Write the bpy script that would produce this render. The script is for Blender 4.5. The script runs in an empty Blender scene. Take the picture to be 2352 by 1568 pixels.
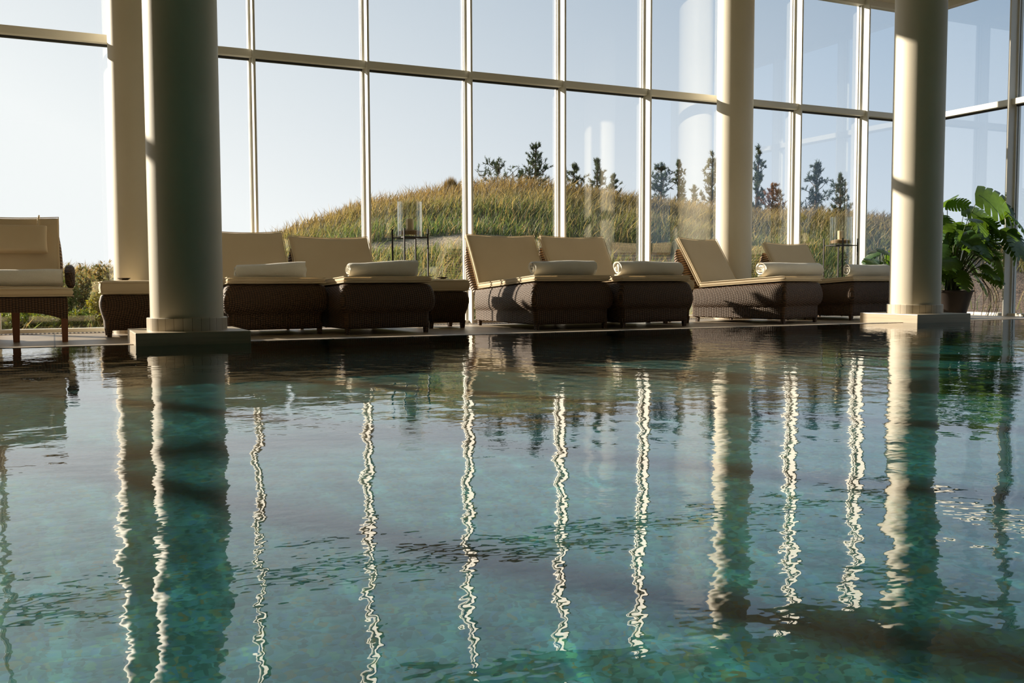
import bpy, bmesh, math, random
import numpy as np
from mathutils import Vector, Matrix, noise
random.seed(7); rng = np.random.default_rng(7)
sc = bpy.context.scene
C = sc.collection
PI = math.pi
R = math.radians

# ------------------------------------------------------------------ camera
F_PX, PITCH, ROLL, YAW, CAM_Z = 2205.66, 0.061467, -0.003235, 0.445155, 0.46
def camera():
    c, s = math.cos(YAW), math.sin(YAW)
    cp, sp = math.cos(PITCH), math.sin(PITCH)
    cr, sr = math.cos(ROLL), math.sin(ROLL)
    r0 = Vector((c, -s, 0)); f0 = Vector((s, c, 0)); ez = Vector((0, 0, 1))
    f = cp * f0 - sp * ez; u = sp * f0 + cp * ez
    rr = cr * r0 + sr * u; uu = -sr * r0 + cr * u
    m = Matrix(((rr.x, uu.x, -f.x, 0), (rr.y, uu.y, -f.y, 0), (rr.z, uu.z, -f.z, CAM_Z), (0, 0, 0, 1)))
    cd = bpy.data.cameras.new('camera'); cd.sensor_width = 36; cd.lens = F_PX / 2352 * 36
    cd.clip_start = 0.05; cd.clip_end = 500
    o = bpy.data.objects.new('camera', cd); C.objects.link(o); o.matrix_world = m
    sc.camera = o
camera()

# ------------------------------------------------------------------ sky, sun, exposure
SUN_AZ, SUN_EL = R(-37.5), R(19.6)
SUN = Vector((math.sin(SUN_AZ) * math.cos(SUN_EL), math.cos(SUN_AZ) * math.cos(SUN_EL), math.sin(SUN_EL)))
def world():
    w = bpy.data.worlds.new('sky'); sc.world = w; w.use_nodes = True
    nt = w.node_tree; N = nt.nodes; L = nt.links; N.clear()
    out = N.new('ShaderNodeOutputWorld'); bg = N.new('ShaderNodeBackground')
    tc = N.new('ShaderNodeTexCoord')
    nrm = N.new('ShaderNodeVectorMath'); nrm.operation = 'NORMALIZE'
    L.new(tc.outputs['Generated'], nrm.inputs[0])
    dot = N.new('ShaderNodeVectorMath'); dot.operation = 'DOT_PRODUCT'; dot.inputs[1].default_value = SUN
    L.new(nrm.outputs[0], dot.inputs[0])
    def M(op, a, b=None, clamp=False):
        n = N.new('ShaderNodeMath'); n.operation = op; n.use_clamp = clamp
        for i, v in enumerate((a, b)):
            if v is None: continue
            if isinstance(v, (int, float)): n.inputs[i].default_value = v
            else: L.new(v, n.inputs[i])
        return n.outputs[0]
    ang = M('MULTIPLY', M('ARCCOSINE', dot.outputs['Value']), 180 / PI)
    sep = N.new('ShaderNodeSeparateXYZ'); L.new(nrm.outputs[0], sep.inputs[0])
    el = M('MAXIMUM', M('MULTIPLY', M('ARCSINE', sep.outputs[2]), 180 / PI), 0.0)
    wgt = M('SUBTRACT', M('SUBTRACT', 1.95, M('MULTIPLY', ang, 0.0165)), M('MULTIPLY', el, 0.038), True)
    mix = N.new('ShaderNodeMix'); mix.data_type = 'RGBA'
    L.new(wgt, mix.inputs['Factor'])
    mix.inputs['A'].default_value = (0.37, 0.495, 0.655, 1)
    mix.inputs['B'].default_value = (1.08, 1.10, 1.11, 1)
    L.new(mix.outputs['Result'], bg.inputs[0]); bg.inputs[1].default_value = 1.0
    L.new(bg.outputs[0], out.inputs[0])
world()
sl = bpy.data.lights.new('sun', 'SUN'); sl.energy = 11.5; sl.color = (1.0, 0.865, 0.70); sl.angle = R(0.8)
so = bpy.data.objects.new('sun', sl); C.objects.link(so)
sl.cycles.is_caustics_light = True; sl.cycles.use_multiple_importance_sampling = False
so.rotation_euler = (-SUN).to_track_quat('-Z', 'Y').to_euler()
vs = sc.view_settings
vs.view_transform = 'Standard'; vs.look = 'None'; vs.gamma = 1; vs.use_curve_mapping = False; vs.exposure = 0.0
sc.cycles.max_bounces = 9; sc.cycles.transparent_max_bounces = 24
sc.cycles.diffuse_bounces = 4; sc.cycles.glossy_bounces = 4
sc.cycles.caustics_reflective = False; sc.cycles.caustics_refractive = True
sc.cycles.sample_clamp_indirect = 6; sc.cycles.adaptive_threshold = 0.02

# ------------------------------------------------------------------ place constants
Y_GLASS, X_CORNER, BAY, X_FIRST = 10.0, 11.26, 1.1734, 1.8732
Z_TRANSOM, Z_TOP, Z_DECK, Z_WATER = 2.713, 4.29, 0.004, 0.06
Y_EDGE = 6.744; X_POOL = 9.55; Z_FLOOR = -0.78

# ------------------------------------------------------------------ materials
class NT:
    def __init__(s, name):
        s.m = bpy.data.materials.new(name); s.m.use_nodes = True
        s.t = s.m.node_tree; s.N = s.t.nodes; s.L = s.t.links; s.N.clear()
        s.out = s.N.new('ShaderNodeOutputMaterial')
    def n(s, kind, **kw):
        x = s.N.new('ShaderNode' + kind)
        for k, v in kw.items(): setattr(x, k, v)
        return x
    def set(s, node, **kw):
        for k, v in kw.items():
            k = k.replace('_', ' ')
            i = node.inputs[k]
            if isinstance(v, bpy.types.NodeSocket): s.L.new(v, i)
            else: i.default_value = v
        return node
    def math(s, op, a, b=0.0, clamp=False):
        x = s.n('Math', operation=op, use_clamp=clamp)
        for i, v in enumerate((a, b)):
            if isinstance(v, bpy.types.NodeSocket): s.L.new(v, x.inputs[i])
            else: x.inputs[i].default_value = v
        return x.outputs[0]
    def co(s, scale=(1, 1, 1), which='Object'):
        tc = s.n('TexCoord'); mp = s.n('Mapping'); s.L.new(tc.outputs[which], mp.inputs[0])
        mp.inputs['Scale'].default_value = scale
        return mp.outputs[0]
    def noise(s, vec, scale, detail=3, rough=0.5):
        x = s.n('TexNoise'); s.L.new(vec, x.inputs['Vector'])
        x.inputs['Scale'].default_value = scale; x.inputs['Detail'].default_value = detail; x.inputs['Roughness'].default_value = rough
        return x.outputs['Fac']
    def ramp(s, fac, stops, interp='LINEAR'):
        x = s.n('ValToRGB'); s.L.new(fac, x.inputs[0]); e = x.color_ramp.elements; x.color_ramp.interpolation = interp
        while len(e) < len(stops): e.new(0.5)
        for i, (p, c) in enumerate(stops):
            e[i].position = p; e[i].color = (c, c, c, 1) if isinstance(c, (int, float)) else (*c, 1)
        return x.outputs[0]
    def bump(s, h, strength, dist):
        b = s.n('Bump'); s.L.new(h, b.inputs['Height']); b.inputs['Strength'].default_value = strength; b.inputs['Distance'].default_value = dist
        return b.outputs[0]
    def bsdf(s, color, rough=0.5, normal=None, **kw):
        b = s.n('BsdfPrincipled')
        if isinstance(color, bpy.types.NodeSocket): s.L.new(color, b.inputs['Base Color'])
        else: b.inputs['Base Color'].default_value = (*color, 1)
        b.inputs['Roughness'].default_value = rough
        if normal is not None: s.L.new(normal, b.inputs['Normal'])
        for k, v in kw.items(): b.inputs[k.replace('_', ' ')].default_value = v
        return b.outputs[0]
    def end(s, sh): s.L.new(sh, s.out.inputs['Surface']); return s.m

def simple(name, c1, c2=None, scale=6, rough=0.6, bump=0.0, bdist=0.002, bscale=60, stretch=(1, 1, 1), **kw):
    t = NT(name); v = t.co(stretch)
    col = c1 if c2 is None else t.ramp(t.noise(v, scale, 4), [(0.3, c1), (0.7, c2)])
    nrm = t.bump(t.noise(v, bscale, 3), bump, bdist) if bump else None
    return t.end(t.bsdf(col, rough, nrm, **kw))

M = {}
M['column'] = simple('cream_plaster', (0.74, 0.68, 0.54), (0.79, 0.73, 0.60), 1.5, 0.55, 0.15, 0.001, 40)
M['ceiling'] = simple('cream_ceiling', (0.66, 0.60, 0.47), (0.72, 0.66, 0.52), 1, 0.8)
M['wall'] = simple('room_wall', (0.42, 0.35, 0.23), (0.46, 0.38, 0.25), 1, 0.8)
M['frame'] = simple('cream_painted_frame', (0.80, 0.78, 0.70), (0.84, 0.82, 0.75), 2, 0.45)
M['gasket'] = simple('dark_gasket', (0.02, 0.02, 0.02), rough=0.6)
M['cushion'] = simple('cream_canvas', (0.70, 0.57, 0.38), (0.74, 0.61, 0.42), 2.5, 0.9, 0.25, 0.0008, 400)
M['cushion_side'] = simple('cream_piping', (0.76, 0.64, 0.45), rough=0.9)
M['towel'] = simple('white_terry', (0.86, 0.83, 0.75), (0.90, 0.88, 0.81), 8, 0.95, 0.8, 0.004, 260)
M['iron'] = simple('black_iron', (0.012, 0.012, 0.012), (0.03, 0.025, 0.02), 20, 0.5)
M['wax'] = simple('cream_wax', (0.90, 0.76, 0.50), rough=0.5, Subsurface_Weight=0.2, Subsurface_Radius=(0.05, 0.03, 0.01))
M['sand'] = simple('brown_sand', (0.30, 0.19, 0.09), (0.42, 0.28, 0.15), 60, 0.95)
M['woodleg'] = simple('red_brown_wood', (0.16, 0.055, 0.022), (0.22, 0.08, 0.03), 12, 0.5, stretch=(1, 1, .1))
M['pot'] = simple('dark_pot', (0.020, 0.013, 0.010), (0.03, 0.02, 0.015), 8, 0.5)
M['soil'] = simple('potting_soil', (0.03, 0.02, 0.012), (0.06, 0.04, 0.02), 40, 1.0)
M['bark'] = simple('pine_bark', (0.10, 0.07, 0.045), (0.18, 0.13, 0.09), 20, 0.9)
M['stem'] = simple('green_stem', (0.06, 0.10, 0.03), (0.10, 0.13, 0.05), 20, 0.6)
M['root'] = simple('brown_air_root', (0.12, 0.07, 0.04), (0.18, 0.11, 0.06), 20, 0.8)
M['stone'] = simple('white_pebble', (0.55, 0.52, 0.46), (0.72, 0.70, 0.64), 20, 0.8)
M['dish'] = simple('dark_glaze', (0.03, 0.018, 0.010), (0.05, 0.03, 0.02), 20, 0.3)

def m_wicker(name, vertical=True, c=(0.078, 0.040, 0.017)):
    t = NT(name); tc = t.n('TexCoord'); sep = t.n('SeparateXYZ'); t.L.new(tc.outputs['Object'], sep.inputs[0])
    x, y, z = sep.outputs
    along = t.math('ADD', x, y)
    a = t.math('MULTIPLY', along if vertical else z, 2 * PI / 0.044)
    b = t.math('MULTIPLY', z if vertical else along, 2 * PI / 0.018)
    # over and under: the rows shift by half a strand
    sa = t.math('SINE', a); sb = t.math('SINE', t.math('ADD', b, t.math('MULTIPLY', t.math('SIGN', t.math('SINE', t.math('MULTIPLY', a, 0.5))), PI / 2)))
    h = t.math('ADD', t.math('MULTIPLY', t.math('ABSOLUTE', sa), 0.7), t.math('MULTIPLY', sb, 0.3))
    n = t.noise(tc.outputs['Object'], 35, 3)
    f = t.math('ADD', t.math('MULTIPLY', h, 0.75), t.math('MULTIPLY', n, 0.35))
    col = t.ramp(f, [(0.1, tuple(k * 0.22 for k in c)), (0.55, c), (0.95, tuple(min(1, k * 1.75) for k in c))])
    return t.end(t.bsdf(col, 0.6, t.bump(h, 0.9, 0.006)))
M['wicker'] = m_wicker('woven_rattan')
M['wicker_roll'] = None
def m_roll():
    t = NT('wrapped_rattan_roll'); tc = t.n('TexCoord'); sep = t.n('SeparateXYZ'); t.L.new(tc.outputs['Object'], sep.inputs[0])
    x, y, z = sep.outputs
    a = t.math('MULTIPLY', t.math('ADD', z, t.math('MULTIPLY', y, 0.55)), 2 * PI / 0.066)
    s = t.math('ABSOLUTE', t.math('SINE', a))
    c = (0.17, 0.098, 0.045)
    col = t.ramp(s, [(0.08, tuple(k * 0.12 for k in c)), (0.5, c), (1.0, tuple(k * 1.5 for k in c))])
    return t.end(t.bsdf(col, 0.55, t.bump(s, 1.0, 0.012)))
M['wicker_roll'] = m_roll()

def m_tile(name, c1, c2, sx, sy, grout=(0.1, 0.08, 0.06), rough=0.35, mortar=0.006, nscale=5, which='Object', rot=None, shift=(0, 0, 0), stretch=(1, 1, 1)):
    t = NT(name); v = t.co((1, 1, 1), which)
    v.node.inputs['Location'].default_value = shift
    if rot: v.node.inputs['Rotation'].default_value = rot
    br = t.n('TexBrick'); t.L.new(v, br.inputs['Vector']); br.offset = 0.0
    br.inputs['Scale'].default_value = 1; br.inputs['Brick Width'].default_value = sx; br.inputs['Row Height'].default_value = sy
    br.inputs['Mortar Size'].default_value = mortar; br.inputs['Color1'].default_value = (*c1, 1); br.inputs['Color2'].default_value = (*c2, 1); br.inputs['Mortar'].default_value = (*grout, 1)
    nz = t.ramp(t.noise(t.co(stretch), nscale, 5, 0.6), [(0.3, 0.82), (0.7, 1.12)])
    mx = t.n('Mix', data_type='RGBA', blend_type='MULTIPLY'); mx.inputs['Factor'].default_value = 1
    t.L.new(br.outputs['Color'], mx.inputs['A']); t.L.new(nz, mx.inputs['B'])
    return t.end(t.bsdf(mx.outputs['Result'], rough, t.bump(t.math('SUBTRACT', 1.0, br.outputs['Fac']), 0.3, 0.002)))
M['deck'] = m_tile('beige_stone_deck', (0.36, 0.29, 0.21), (0.42, 0.34, 0.25), 0.6, 0.6, rough=0.4)
M['plinth'] = m_tile('veined_limestone', (0.52, 0.44, 0.32), (0.56, 0.47, 0.35), 9, 9, rough=0.35, shift=(4.5, 4.5, 0), nscale=3, stretch=(0.6, 0.6, 14))

def m_ring():
    t = NT('ring_tiles'); tc = t.n('TexCoord'); sep = t.n('SeparateXYZ'); t.L.new(tc.outputs['Object'], sep.inputs[0])
    an = t.math('ARCTAN2', sep.outputs[1], sep.outputs[0])
    k = t.math('MULTIPLY', an, 28 / (2 * PI))
    fr = t.math('FRACT', k); fl = t.math('FLOOR', k)
    wn = t.n('TexWhiteNoise', noise_dimensions='1D'); t.L.new(fl, wn.inputs['W'])
    col = t.ramp(wn.outputs['Value'], [(0, (0.50, 0.44, 0.34)), (1, (0.72, 0.65, 0.53))])
    g = t.math('GREATER_THAN', t.math('ABSOLUTE', t.math('SUBTRACT', fr, 0.5)), 0.47)
    mx = t.n('Mix', data_type='RGBA'); t.L.new(g, mx.inputs['Factor']); t.L.new(col, mx.inputs['A']); mx.inputs['B'].default_value = (0.3, 0.25, 0.18, 1)
    return t.end(t.bsdf(mx.outputs['Result'], 0.35))
M['ring'] = m_ring()

def m_grille():
    t = NT('slotted_grille'); tc = t.n('TexCoord'); sep = t.n('SeparateXYZ'); t.L.new(tc.outputs['Object'], sep.inputs[0])
    s = t.math('SINE', t.math('MULTIPLY', sep.outputs[0], 2 * PI / 0.035))
    col = t.ramp(t.math('ADD', t.math('MULTIPLY', s, 0.5), 0.5), [(0.45, (0.06, 0.05, 0.04)), (0.5, (0.50, 0.46, 0.38))])
    return t.end(t.bsdf(col, 0.4))
M['grille'] = m_grille()

def schlick(t, f0, normal=None, power=5.0):
    """share of light mirrored by a surface, the same from either side"""
    g = t.n('NewGeometry'); d = t.n('VectorMath', operation='DOT_PRODUCT')
    t.L.new(normal if normal is not None else g.outputs['Normal'], d.inputs[0]); t.L.new(g.outputs['Incoming'], d.inputs[1])
    c = t.math('SUBTRACT', 1.0, t.math('ABSOLUTE', d.outputs['Value']), True)
    return t.math('ADD', f0, t.math('MULTIPLY', t.math('POWER', c, power), 1 - f0))
def m_glass(name, k=1.0, f0=0.065, tint=(0.975, 0.985, 0.98), rough=0.0):
    t = NT(name)
    f = t.math('MULTIPLY', schlick(t, f0), k, True)
    tr = t.n('BsdfTransparent'); tr.inputs[0].default_value = (*tint, 1)
    gl = t.n('BsdfGlossy'); gl.inputs['Roughness'].default_value = rough; gl.inputs['Color'].default_value = (1, 1, 1, 1)
    mx = t.n('MixShader'); t.L.new(f, mx.inputs[0]); t.L.new(tr.outputs[0], mx.inputs[1]); t.L.new(gl.outputs[0], mx.inputs[2])
    return t.end(mx.outputs[0])
M['glass'] = m_glass('window_glass')
M['jar'] = m_glass('jar_glass', 1.0, 0.08, (0.97, 0.98, 0.97))

def m_water():
    t = NT('pool_water'); v = t.co((1, 1, 1))
    n1 = t.n('TexNoise'); t.L.new(v, n1.inputs['Vector']); n1.inputs['Scale'].default_value = 3.2; n1.inputs['Detail'].default_value = 2.5; n1.inputs['Distortion'].default_value = 0.5
    n2 = t.n('TexNoise'); t.L.new(t.co((1, 1.25, 1)), n2.inputs['Vector']); n2.inputs['Scale'].default_value = 17; n2.inputs['Detail'].default_value = 2
    patch = t.ramp(t.noise(t.co((0.6, 1.2, 1)), 0.9, 2), [(0.35, 0.25), (0.65, 1.0)])
    h = t.math('ADD', t.math('MULTIPLY', n1.outputs['Fac'], 0.5), t.math('MULTIPLY', t.math('MULTIPLY', n2.outputs['Fac'], 0.62), patch))
    b = t.bump(h, 1.0, 0.0016)
    fr = schlick(t, 0.02, b, 3.7)
    tr = t.n('BsdfRefraction'); tr.inputs['Color'].default_value = (0.86, 0.96, 0.97, 1); tr.inputs['Roughness'].default_value = 0.0; tr.inputs['IOR'].default_value = 1.333; t.L.new(b, tr.inputs['Normal'])
    gl = t.n('BsdfGlossy'); gl.inputs['Roughness'].default_value = 0.0; t.L.new(b, gl.inputs['Normal'])
    mx = t.n('MixShader'); t.L.new(fr, mx.inputs[0]); t.L.new(tr.outputs[0], mx.inputs[1]); t.L.new(gl.outputs[0], mx.inputs[2])
    return t.end(mx.outputs[0])
M['water'] = m_water()

def m_mosaic():
    t = NT('glass_mosaic'); v = t.co((1, 1, 1))
    wob = t.n('TexNoise'); t.L.new(v, wob.inputs['Vector']); wob.inputs['Scale'].default_value = 5
    mxv = t.n('Mix', data_type='VECTOR'); mxv.inputs['Factor'].default_value = 0.06
    t.L.new(v, mxv.inputs['A']); t.L.new(wob.outputs['Color'], mxv.inputs['B'])
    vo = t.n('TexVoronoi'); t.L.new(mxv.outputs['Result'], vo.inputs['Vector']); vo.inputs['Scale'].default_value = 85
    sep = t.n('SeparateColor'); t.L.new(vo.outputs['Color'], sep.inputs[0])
    base = t.ramp(sep.outputs[0], [(0.0, (0.012, 0.150, 0.140)), (0.3, (0.025, 0.23, 0.22)), (0.55, (0.05, 0.32, 0.33)), (0.75, (0.025, 0.22, 0.34)), (0.90, (0.07, 0.36, 0.24)), (0.97, (0.12, 0.22, 0.12))])  # tile colours; the odd off-teal cells also paint in a hint of rainbow glints
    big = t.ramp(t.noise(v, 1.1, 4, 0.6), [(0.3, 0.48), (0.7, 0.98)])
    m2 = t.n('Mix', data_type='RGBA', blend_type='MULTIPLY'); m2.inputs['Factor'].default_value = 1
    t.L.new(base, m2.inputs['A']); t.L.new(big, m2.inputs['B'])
    return t.end(t.bsdf(m2.outputs['Result'], 0.35))
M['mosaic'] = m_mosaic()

def m_ground():
    t = NT('dune_soil'); at = t.n('Attribute', attribute_name='col')
    nz = t.ramp(t.noise(t.co(), 9, 6, 0.7), [(0.3, 0.55), (0.7, 1.35)])
    m2 = t.n('Mix', data_type='RGBA', blend_type='MULTIPLY'); m2.inputs['Factor'].default_value = 1
    t.L.new(at.outputs['Color'], m2.inputs['A']); t.L.new(nz, m2.inputs['B'])
    return t.end(t.bsdf(m2.outputs['Result'], 0.95, t.bump(t.noise(t.co(), 25, 4), 0.8, 0.05)))
M['ground'] = m_ground()

def m_leafy(name, trans=0.35, rough=0.6, col=None, glow=(2.2, 2.0, 1.1)):
    t = NT(name)
    if col is None:
        at = t.n('Attribute', attribute_name='col'); c = at.outputs['Color']
    else:
        c = t.ramp(t.noise(t.co(), 9, 3), [(0.3, col), (0.7, tuple(k * 1.35 for k in col))])
    b = t.bsdf(c, rough)
    tl = t.n('BsdfTranslucent')
    mc = t.n('Mix', data_type='RGBA', blend_type='MULTIPLY'); mc.inputs['Factor'].default_value = 1
    t.L.new(c, mc.inputs['A']); mc.inputs['B'].default_value = (*glow, 1)
    t.L.new(mc.outputs['Result'], tl.inputs[0])
    mx = t.n('MixShader'); mx.inputs[0].default_value = trans
    t.L.new(b, mx.inputs[1]); t.L.new(tl.outputs[0], mx.inputs[2])
    return t.end(mx.outputs[0])
M['blade'] = m_leafy('grass_blade', 0.35, 0.7)
M['needle'] = m_leafy('foliage', 0.2, 0.7)
M['monstera'] = m_leafy('monstera_leaf', 0.42, 0.35, (0.035, 0.085, 0.018), (3.6, 2.7, 0.9))

# ------------------------------------------------------------------ helpers
def link(name, me, mat, parent=None, loc=None, rotz=0.0, smooth=False):
    o = bpy.data.objects.new(name, me); C.objects.link(o)
    if mat is not None:
        for m in (mat if isinstance(mat, (list, tuple)) else [mat]): me.materials.append(m)
    if parent: o.parent = parent
    if loc is not None: o.location = loc
    if rotz: o.rotation_euler.z = rotz
    if smooth: me.shade_smooth()
    return o
def pyd(name, vs_, fs): 
    me = bpy.data.meshes.new(name); me.from_pydata(vs_, [], fs); me.update(); return me
def from_bm(name, bm):
    me = bpy.data.meshes.new(name); bmesh.ops.recalc_face_normals(bm, faces=bm.faces); bm.to_mesh(me); bm.free(); return me
def tag(o, label=None, cat=None, group=None, kind=None):
    if label: o['label'] = label
    if cat: o['category'] = cat
    if group: o['group'] = group
    if kind: o['kind'] = kind
    return o
def empty(name, loc=(0, 0, 0), rotz=0.0, **kw):
    o = bpy.data.objects.new(name, None); C.objects.link(o); o.location = loc; o.rotation_euler.z = rotz
    o.empty_display_size = 0.1
    return tag(o, **kw)
def add_box(bm, x0, x1, y0, y1, z0, z1):
    v = [bm.verts.new(p) for p in ((x0, y0, z0), (x1, y0, z0), (x1, y1, z0), (x0, y1, z0), (x0, y0, z1), (x1, y0, z1), (x1, y1, z1), (x0, y1, z1))]
    for f in ((0, 3, 2, 1), (4, 5, 6, 7), (0, 1, 5, 4), (1, 2, 6, 5), (2, 3, 7, 6), (3, 0, 4, 7)): bm.faces.new([v[i] for i in f])
def boxmesh(name, *boxes, bevel=0.0):
    bm = bmesh.new()
    for b in boxes: add_box(bm, *b)
    if bevel: bmesh.ops.bevel(bm, geom=bm.edges[:], offset=bevel, segments=2, affect='EDGES', profile=0.6)
    return from_bm(name, bm)
def add_ring_stack(bm, rings, cap=True):
    R_ = [[bm.verts.new(p) for p in r] for r in rings]
    n = len(R_[0])
    for a, b in zip(R_, R_[1:]):
        for i in range(n):
            j = (i + 1) % n; bm.faces.new((a[i], a[j], b[j], b[i]))
    if cap:
        bm.faces.new(R_[0][::-1]); bm.faces.new(R_[-1])
def lathe(name, prof, seg=64):
    bm = bmesh.new()
    add_ring_stack(bm, [[(r * math.cos(2 * PI * i / seg), r * math.sin(2 * PI * i / seg), z) for i in range(seg)] for r, z in prof])
    return from_bm(name, bm)
def add_tube(bm, pts, rad, seg=6):
    pts = [Vector(p) for p in pts]; rads = rad if isinstance(rad, (list, tuple)) else [rad] * len(pts)
    rings = []
    for i, p in enumerate(pts):
        d = (pts[min(i + 1, len(pts) - 1)] - pts[max(i - 1, 0)]).normalized()
        a = d.cross(Vector((0, 0, 1)));
        if a.length < 1e-3: a = d.cross(Vector((1, 0, 0)))
        a.normalize(); b = d.cross(a)
        rings.append([p + rads[i] * (math.cos(2 * PI * k / seg) * a + math.sin(2 * PI * k / seg) * b) for k in range(seg)])
    add_ring_stack(bm, rings)
def smooth_by_angle(me, ang=40):
    me.shade_smooth()
    bm = bmesh.new(); bm.from_mesh(me)
    for e in bm.edges:
        if len(e.link_faces) == 2 and e.calc_face_angle(0) > R(ang): e.smooth = False
    bm.to_mesh(me); bm.free(); return me

# ------------------------------------------------------------------ setting: pool, deck, ceiling, walls
XL, YB = -7.0, -5.5
x0_, y0_ = XL + 1.5, YB + 1.5
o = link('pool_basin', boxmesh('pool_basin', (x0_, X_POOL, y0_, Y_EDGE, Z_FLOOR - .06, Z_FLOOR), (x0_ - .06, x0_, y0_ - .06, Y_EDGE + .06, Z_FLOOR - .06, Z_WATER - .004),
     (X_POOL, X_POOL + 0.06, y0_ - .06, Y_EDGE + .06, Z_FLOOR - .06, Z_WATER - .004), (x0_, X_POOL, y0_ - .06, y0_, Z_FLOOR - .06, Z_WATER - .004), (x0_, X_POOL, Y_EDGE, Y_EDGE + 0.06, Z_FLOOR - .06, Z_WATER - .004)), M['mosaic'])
tag(o, 'teal glass mosaic floor and sides of the swimming pool', 'pool', kind='structure')
def water_mesh():
    xs = np.arange(XL + 1.5, X_POOL + 0.001, 0.03); xs[-1] = X_POOL; ys = np.append(np.arange(YB + 1.5, Y_EDGE, 0.03), Y_EDGE)
    X, Y = np.meshgrid(xs, ys, indexing='ij'); Z = np.zeros_like(X); g = np.random.default_rng(12)
    for lam, amp, cnt in ((1.6, 0.0004, 5), (0.55, 0.00018, 7), (0.26, 0.00018, 9), (0.14, 0.00019, 14)):
        for _ in range(cnt):
            a = g.uniform(0, 2 * PI); k = 2 * PI / (lam * g.uniform(0.8, 1.25)); ph = g.uniform(0, 2 * PI)
            Z += amp / math.sqrt(cnt) * 1.4 * np.sin(k * (X * math.cos(a) + Y * math.sin(a)) + ph + 0.5 * np.sin(X * g.uniform(.3, .9) + Y * g.uniform(.3, .9)))
    edge = np.clip(np.minimum.reduce([Y_EDGE - Y, X_POOL - X, X - xs[0], Y - ys[0]]) / 0.25, 0, 1)
    Z = Z * edge
    nx, ny = X.shape; V = np.stack([X, Y, Z], -1).reshape(-1, 3)
    i, j = np.meshgrid(np.arange(nx - 1), np.arange(ny - 1), indexing='ij'); b = (i * ny + j).ravel()
    f = np.stack([b, b + ny, b + ny + 1, b + 1], 1).astype(np.int32)
    me = bpy.data.meshes.new('pool_water'); me.vertices.add(len(V)); me.vertices.foreach_set('co', V.astype(np.float32).ravel())
    me.loops.add(f.size); me.loops.foreach_set('vertex_index', f.ravel())
    me.polygons.add(len(f)); me.polygons.foreach_set('loop_start', np.arange(0, f.size, 4, dtype=np.int32)); me.update()
    me.shade_smooth(); return me
bpy.data.objects['pool_basin'].cycles.is_caustics_receiver = True
o = link('pool_water', water_mesh(), M['water'])
o.location.z = Z_WATER; o.cycles.is_caustics_caster = True
tag(o, 'still teal pool water mirroring the columns and window bars', 'water', kind='stuff')
o = link('floor', boxmesh('floor', (XL, X_CORNER + 0.06, Y_EDGE + .06, Y_GLASS + 0.06, -0.06, Z_DECK), (XL, x0_ - .06, YB, Y_EDGE + .06, -0.06, Z_DECK),
     (X_POOL + .06, X_CORNER + 0.06, YB, Y_EDGE + .06, -0.06, Z_DECK), (x0_ - .06, X_POOL + .06, YB, y0_ - .06, -0.06, Z_DECK)), M['deck'])
tag(o, 'beige stone deck around the pool', 'floor', kind='structure')
a, b = Z_WATER - .004, Z_WATER + .003
o = link('trim_2', boxmesh('trim_2', (x0_ - .10, X_POOL + .10, Y_EDGE - 0.004, Y_EDGE + 0.10, a, b), (x0_ - .10, x0_ + .004, y0_, Y_EDGE - .004, a, b), (X_POOL - .004, X_POOL + .10, y0_, Y_EDGE - .004, a, b), (x0_ - .10, X_POOL + .10, y0_ - .10, y0_, a, b),
     (x0_ - .10, X_POOL + .10, Y_EDGE + .06, Y_EDGE + 0.10, Z_DECK, a), (X_POOL + .06, X_POOL + .10, y0_, Y_EDGE + .06, Z_DECK, a), bevel=0.0015), M['deck'])
tag(o, 'beige stone lip round the brimming pool', 'pool edge', kind='structure')
o = link('ceiling', boxmesh('ceiling', (XL, X_CORNER + 0.1, YB, Y_GLASS + 0.1, Z_TOP, Z_TOP + 0.2)), M['ceiling'])
tag(o, 'flat cream ceiling of the pool hall', 'ceiling', kind='structure')
o = link('wall_left', boxmesh('wall_left', (XL - 0.2, XL, YB - .2, Y_GLASS + 0.1, -0.06, Z_TOP)), M['wall']); tag(o, kind='structure', label='plain far left wall of the pool hall', cat='wall')
o = link('wall_back', boxmesh('wall_back', (XL, X_CORNER + 0.1, YB - 0.2, YB, -0.06, Z_TOP)), M['wall']); tag(o, kind='structure', label='plain rear wall of the pool hall', cat='wall')

# ------------------------------------------------------------------ setting: glazing
def bar(name, parent, boxes, mat, bevel=0.004):
    return link(name, boxmesh(name, *boxes, bevel=bevel), mat, parent)
def bay(n, loc, rot, width, mull=True, corner=False):
    """one bay: local x runs along the wall, local +y points outdoors, glass at y=0"""
    w = empty('window_%d' % n, loc, rot, kind='structure')
    zt, h = Z_TRANSOM, Z_TOP
    bar('glass_pane', w, [(0.02, width - 0.02, 0.0, 0.006, 0.03, zt - 0.02)], M['glass'], 0)
    bar('glass_pane', w, [(0.02, width - 0.02, 0.0, 0.006, zt + 0.05, h)], M['glass'], 0)
    bar('transom', w, [(0.012, width - 0.012, -0.10, -0.004, zt - 0.0, zt + 0.075), (0.03, width - 0.03, 0.01, 0.05, zt + 0.005, zt + 0.065)], M['frame'])
    bar('gasket', w, [(0.03, width - 0.03, -0.03, 0.012, zt - 0.018, zt)], M['gasket'], 0)
    bar('sill', w, [(0.012, width - 0.012, -0.06, 0.05, Z_DECK, 0.04)], M['frame'])
    bar('head', w, [(0.012, width - 0.012, -0.06, 0.05, h - 0.08, h)], M['frame'])
    if mull:
        bar('mullion', w, [(-0.012, 0.012, -0.145, -0.022, Z_DECK, h), (-0.034, 0.034, -0.022, 0.0, Z_DECK, h), (-0.034, 0.034, 0.02, 0.06, Z_DECK, h)], M['frame'], 0.003)
        bar('gasket', w, [(-0.026, 0.026, 0.0, 0.02, Z_DECK, h)], M['gasket'], 0)
    return w
k = 0
first = -7
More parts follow.
